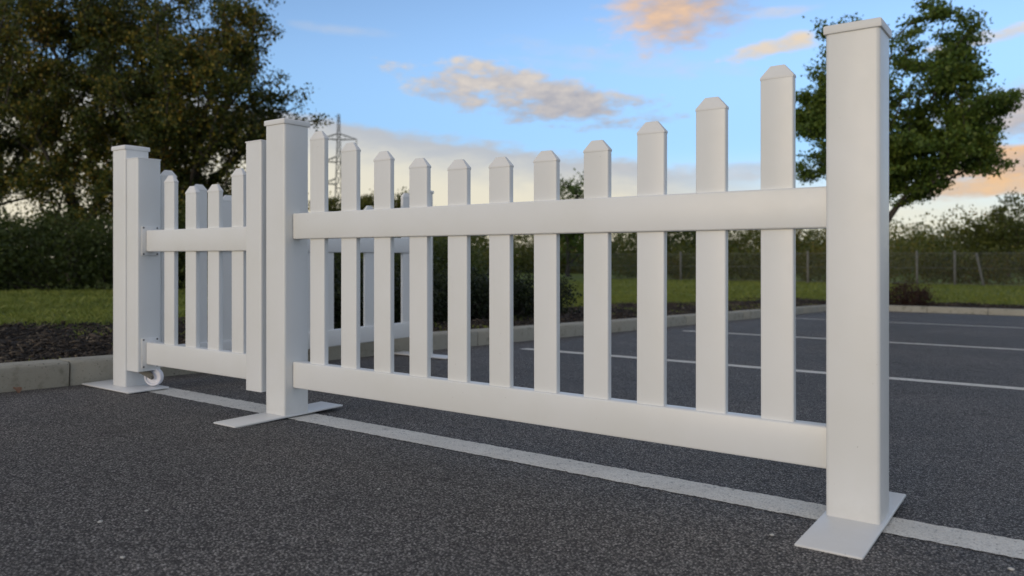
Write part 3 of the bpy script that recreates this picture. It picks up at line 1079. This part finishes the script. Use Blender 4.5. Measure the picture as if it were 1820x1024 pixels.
# wood behind the far fence: one mass; and one tall tree that stands out of it
rs_ = np.random.default_rng(91)
V, F = [], []
segs = []
off_ = 0
for i in range(46):
    u = 420 + i * 34 + rs_.uniform(-12, 12)
    d = rs_.uniform(46, 74)
    b0 = np.array(spot(u, d))
    tv = 396 + rs_.uniform(-6, 14)
    if u < 950:
        tv = 408 + rs_.uniform(-4, 14)
    if u > 1690:
        tv = 384 + rs_.uniform(-6, 8)
    top = CAM_H + (457 - tv) / 1375 * d - b0[2]
    wd = rs_.uniform(2.0, 3.4)
    bl = [(0, 0, top * 0.5, wd, wd, top * 0.5), (rs_.uniform(-1, 1), 0, top * 0.3, wd * 1.1, wd, top * 0.33)]
    nt_ = 120
    tuft = sample_blobs(rs_, bl, nt_, 0.65)
    tuft[:, 2] = np.clip(tuft[:, 2], 0.05, None)
    ids = rs_.integers(0, nt_, 3200)
    P = tuft[ids] + rs_.normal(0, 0.30, (3200, 3)) + b0
    v, f = leaf_quads(P, 0.21, rs_)
    V.append(v)
    F.append(f + off_)
    off_ += len(v)
wood = link('woodland', np_mesh('woodland', np.concatenate(V), np.concatenate(F)), MAT['leaf_wood'])
tag(wood, 'far belt of mixed autumn woodland along the horizon', 'woodland', None, 'stuff')
# scrub just behind the wire fence
V, F, off_ = [], [], 0
for i in range(34):
    e = -16 + i * 1.25 + rs_.uniform(-0.4, 0.4)
    n = 31.3 + rs_.uniform(-0.4, 1.6)
    x, y, _ = W(e, n)
    b0 = np.array([x, y, float(verge_z(e, n))])
    hgt = rs_.uniform(0.9, 1.7)
    tuft = sample_blobs(rs_, [(0, 0, hgt * 0.5, 1.0, 0.9, hgt * 0.55)], 70, 0.6)
    tuft[:, 2] = np.clip(tuft[:, 2], 0.03, None)
    ids = rs_.integers(0, 70, 1500)
    P = tuft[ids] + rs_.normal(0, 0.14, (1500, 3)) + b0
    v, f = leaf_quads(P, 0.12, rs_)
    V.append(v)
    F.append(f + off_)
    off_ += len(v)
scrub = link('scrub', np_mesh('scrub', np.concatenate(V), np.concatenate(F)), MAT['leaf_wood'])
tag(scrub, 'tangled dark scrub behind the wire fence', 'scrub', None, 'stuff')
b0 = spot(1792, 44)
tree('autumn_tree', 'tall brownish tree standing out of the wood at the right edge', b0, 1.2, [(0, 0, 2.7, 2.0, 2.0, 1.5), (0.3, 0, 3.5, 1.4, 1.4, 1.1), (-1.4, 0, 2.0, 1.5, 1.4, 1.0)], 190, 36, 0.17, 0.24, 'leaf_wood', 71, r_tip=0.012, seg=0.7, sides=4)

# ------------------------------------------------------------------ wire fence at the back
FN = 29.4
wf = empty('wire_fence', 'rusty grey chain link fence with concrete posts before the wood', 'wire fence', W(0, FN, float(verge_z(0, FN))), ROT)


def e_on(u, n):
    k = (u - 910) / 1375.0
    p = O_ + N_ * n
    return float((k * p[1] - p[0]) / (E_[0] - k * E_[1]))


fe = [e_on(u, FN) for u in (1210, 1436, 1550, 1630, 1697, 1860)]
pm = rbox('fence_stake', -0.036, 0.036, -0.036, 0.036, -0.2, 1.22, 0.01, 1)
for e in fe:
    link('fence_stake', pm, MAT['concrete'], wf, (e, 0, 0), (random.uniform(-0.02, 0.02), random.uniform(-0.02, 0.02), 0))
link('fence_strut', pm, MAT['concrete'], wf, (e_on(1750, FN), -0.25, -0.06), (0.0, -0.19, 0))
segs = []
L0, L1, HM = fe[0] - 6, fe[-1] + 3, 1.12
a = L0
while a < L1:
    segs.append((np.array([a, 0.055, 0.02]), np.array([a + HM, 0.055, 0.02 + HM]), 0.0023, 0.0023))
    segs.append((np.array([a + HM, 0.058, 0.02]), np.array([a, 0.058, 0.02 + HM]), 0.0023, 0.0023))
    a += 0.09
V, F = tubes(segs, 3)
link('wire_mesh', np_mesh('wire_mesh', V, F), MAT['galv'], wf)
for z in (0.05, 0.6, 1.13):
    V, F = tubes([(np.array([L0, 0.05, z]), np.array([L1 + HM, 0.05, z]), 0.005, 0.005)], 4)
    link('strand', np_mesh('strand', V, F), MAT['galv'], wf)

# ------------------------------------------------------------------ pylon
PD = 230.0
pb = spot(602, PD)
py = empty('pylon', 'grey lattice electricity pylon rising beyond the trees', 'pylon', pb, R(8))
H = CAM_H - pb[2] + (457 - 204) / 1375 * PD


def half_w(z):
    return 1.3 * (1 - z / H) ** 1.1 + 0.30


lv = [H * t for t in (0, 0.14, 0.27, 0.39, 0.50, 0.60, 0.68, 0.75, 0.81, 0.87, 0.93, 1.0)]
legs, br = [], []
cor = ((1, 1), (1, -1), (-1, -1), (-1, 1))
for z0, z1 in zip(lv[:-1], lv[1:]):
    a, b2 = half_w(z0), half_w(z1)
    for i in range(4):
        sx, sy = cor[i]
        tx, ty = cor[(i + 1) % 4]
        legs.append((np.array([sx * a, sy * a, z0]), np.array([sx * b2, sy * b2, z1]), 0.10, 0.09))
        br.append((np.array([sx * a, sy * a, z0]), np.array([tx * b2, ty * b2, z1]), 0.07, 0.07))
        br.append((np.array([tx * a, ty * a, z0]), np.array([sx * b2, sy * b2, z1]), 0.07, 0.07))
        br.append((np.array([sx * b2, sy * b2, z1]), np.array([tx * b2, ty * b2, z1]), 0.09, 0.09))
V, F = tubes(legs, 4)
link('mast_legs', np_mesh('mast_legs', V, F), MAT['galv'], py)
V, F = tubes(br, 4)
link('bracing', np_mesh('bracing', V, F), MAT['galv'], py)
for t, half in ((0.835, 5.2), (0.68, 4.4), (0.53, 4.6)):
    z = H * t
    for s in (-1, 1):
        sg = []
        tip = np.array([s * half, 0, z])
        w_ = half_w(z)
        for sy in (-1, 1):
            sg.append((np.array([s * w_, sy * w_, z - 0.2]), tip, 0.16, 0.12))
            sg.append((np.array([s * w_, sy * w_, z + 1.5]), tip, 0.14, 0.12))
        for q in (0.3, 0.55, 0.8):
            p0 = np.array([s * (w_ + (half - w_) * q), 0, z])
            sg.append((p0, p0 + np.array([0, 0, 1.5 * (1 - q)]), 0.08, 0.08))
        sg.append((tip, tip - np.array([0, 0, 1.9]), 0.14, 0.14))
        V, F = tubes(sg, 4)
        link('cross_arm', np_mesh('cross_arm', V, F), MAT['galv'], py)

# ------------------------------------------------------------------ grass, bark chips
rs_ = np.random.default_rng(123)


def grass_patch(e0, e1, n0_, n1_, count, hgt, wid, keep=None):
    e = rs_.uniform(e0, e1, count)
    n = rs_.uniform(n0_, n1_, count)
    if keep is not None:
        kk = keep(e, n)
        e, n = e[kk], n[kk]
    k = len(e)
    z = ground_z(e, n)
    P = np.stack([O_[0] + E_[0] * e + N_[0] * n, O_[1] + E_[1] * e + N_[1] * n, z], 1)
    th = rs_.uniform(0, 2 * PI, k)
    hh = hgt * rs_.uniform(0.5, 1.4, k)
    ww = wid * rs_.uniform(0.7, 1.3, k)
    side = np.stack([np.cos(th), np.sin(th), np.zeros(k)], 1) * ww[:, None]
    lean = np.stack([rs_.normal(0, 0.35, k), rs_.normal(0, 0.35, k), np.ones(k)], 1) * hh[:, None]
    v = np.stack([P - side, P + side, P + lean * 0.6 + side * 0.6, P + lean + np.array([0, 0, -0.1]) * hh[:, None] + lean * np.array([0.5, 0.5, 0])], 1)
    return v.reshape(-1, 3)


def edge_noise(e, n):
    return 0.28 * np.sin(n * 1.7 + 1.0) + 0.18 * np.sin(n * 4.3 + e) + 0.10 * np.sin(n * 9.1)


gv = [grass_patch(-8.5, -5.0, -3.5, 15, 66000, 0.050, 0.0045, lambda e, n: e < -5.35 + edge_noise(e, n)),
      grass_patch(-15, -8.5, -5, 15, 50000, 0.060, 0.007),
      grass_patch(-14, 14, 15.0, 21, 45000, 0.060, 0.009, lambda e, n: (n > 15.45 + 0.8 * edge_noise(n, e)) | (e < -5.4)),
      grass_patch(-16, 18, 21, 31, 35000, 0.070, 0.013),
      grass_patch(-5.6, -3.12, -3.0, 13, 16000, 0.030, 0.004, lambda e, n: np.sin(e * 3.1 + n * 1.9) + np.sin(n * 3.7 - e) + 0.8 * np.sin(e * 9 + n * 7) > 0.9 - (-e - 3.1) * 0.15)]
v = np.concatenate(gv)
grass = link('grass', np_mesh('grass', v, np.arange(len(v)).reshape(-1, 4)), MAT['grass'])
tag(grass, 'short green grass of the verge behind the beds', 'grass', None, 'stuff')


def chips(e0, e1, n0_, n1_, count, size):
    e = rs_.uniform(e0, e1, count)
    n = rs_.uniform(n0_, n1_, count)
    z = ground_z(e, n) + rs_.uniform(0, 0.014, count)
    P = np.stack([O_[0] + E_[0] * e + N_[0] * n, O_[1] + E_[1] * e + N_[1] * n, z], 1)
    d = rs_.normal(size=(count, 3)) * np.array([1, 1, 0.35])
    d /= np.linalg.norm(d, axis=1, keepdims=True)
    up = np.array([0, 0, 1.0]) + rs_.normal(0, 0.35, (count, 3))
    q = np.cross(d, up)
    q /= np.linalg.norm(q, axis=1, keepdims=True)
    w = np.cross(q, d)
    L = size * rs_.lognormal(0, 0.45, (count, 1))
    wd = L * rs_.uniform(0.18, 0.6, (count, 1))
    th = np.minimum(L * 0.22, 0.008)
    a = P + d * L * 0.5
    b_ = P - d * L * 0.5
    v = np.stack([a + q * wd * 0.3, a - q * wd * 0.4, b_ - q * wd * 0.5, b_ + q * wd * 0.35,
                  a * 0.9 + P * 0.1 + w * th, b_ * 0.9 + P * 0.1 + w * th], 1).reshape(-1, 3)
    base = np.arange(count)[:, None] * 6
    tri = np.array([[0, 1, 4], [2, 3, 5], [1, 2, 5], [1, 5, 4], [3, 0, 4], [3, 4, 5], [0, 3, 2], [0, 2, 1]])
    f = (base[:, :, None] + tri[None]).reshape(-1, 3)
    return v, f


V, F, off_ = [], [], 0
for args in ((-4.3, KE - KW - 0.01, -3.2, 3.0, 14000, 0.022), (-5.6, -4.2, -3.2, 4.0, 9000, 0.030), (-5.5, KE - KW - 0.01, 3.0, 13.5, 15000, 0.032), (-5.5, 10, KN + KW + 0.02, 15.6, 13000, 0.040)):
    v, f = chips(*args)
    V.append(v)
    F.append(f + off_)
    off_ += len(v)
mul = link('bark_mulch', np_mesh('bark_mulch', np.concatenate(V), np.concatenate(F)), MAT['chips'])
tag(mul, 'dark bark chips and litter over the kerbside beds', 'mulch', None, 'stuff')

# ------------------------------------------------------------------ small things on the asphalt
bm = bmesh.new()
out = [(0, -0.034), (0.012, -0.022), (0.02, -0.004), (0.016, 0.014), (0.006, 0.028), (0, 0.036)]
mid = [bm.verts.new((0, y, 0.006 + 0.006 * math.sin(y * 60))) for x, y in out]
for s in (-1, 1):
    prev = None
    for i, (x, y) in enumerate(out):
        vv = bm.verts.new((s * x, y, 0.006 + 0.012 * (abs(x) / 0.02) ** 1.5 + 0.003 * s)) if 0 < i < len(out) - 1 else mid[i]
        if prev is not None:
            q = [mid[i - 1], mid[i], vv, prev]
            q = [p for k2, p in enumerate(q) if p not in q[:k2]]
            if len(q) > 2:
                bm.faces.new(q)
        prev = vv
bmesh.ops.solidify(bm, geom=list(bm.faces), thickness=0.0008)
lf = bm_mesh(bm, 'fallen_leaf', 60)
e, n = -2.94, -0.315
o = link('fallen_leaf', lf, MAT['dry'], None, W(e, n, float(plane_z(e, n)) + 0.004), (0.35, 0.25, 1.2))
o.scale = (0.75, 0.62, 1.0)
tag(o, 'curled brown fallen leaf against the kerb at the left edge', 'leaf')


def pebble(label, e, n, s, seed):
    rs2 = random.Random(seed)
    bm = bmesh.new()
    bmesh.ops.create_icosphere(bm, subdivisions=2, radius=1.0)
    for v_ in bm.verts:
        kf = 1 + rs2.uniform(-0.16, 0.16)
        v_.co = Vector((v_.co.x * s * 1.25 * kf, v_.co.y * s * kf, v_.co.z * s * 0.5 * kf))
    o = link('pebble', bm_mesh(bm, 'pebble', 40), MAT['stone'], None, W(e, n, float(plane_z(e, n)) + s * 0.42), (0, 0, rs2.uniform(0, 3)))
    tag(o, label, 'pebble', 'loose pale stone chips')
    return o


def park_at(u, v_):
    d = np.array([(u - 910) / 1375.0, 1.0, (457 - v_) / 1375.0])
    a = d[2] + 0.032 * (d[:2] @ N_) - 0.003 * (d[:2] @ E_)
    b2 = CAM_H - 0.032 * (O_ @ N_) + 0.003 * (O_ @ E_)
    s = -b2 / a
    return en_of(d[0] * s, s)


for i, (u, v_, s, lab) in enumerate([(178, 929, 0.0042, 'white stone chip on the asphalt at lower left'),
                                     (260, 909, 0.0034, 'tiny white stone chip right of the lower left one'),
                                     (1797, 1013, 0.0046, 'white stone chip in the lower right corner'),
                                     (1372, 952, 0.0040, 'white stone chip left of the nearest base plate'),
                                     (218, 992, 0.0036, 'pale stone chip near the bottom edge at left'),
                                     (673, 870, 0.003, 'pale stone chip on the asphalt before the first pickets')]):
    e, n = park_at(u, v_)
    pebble(lab, e, n, s, 200 + i)

print('tris', sum(len(o.data.polygons) * 2 for o in bpy.data.objects if o.type == 'MESH'))
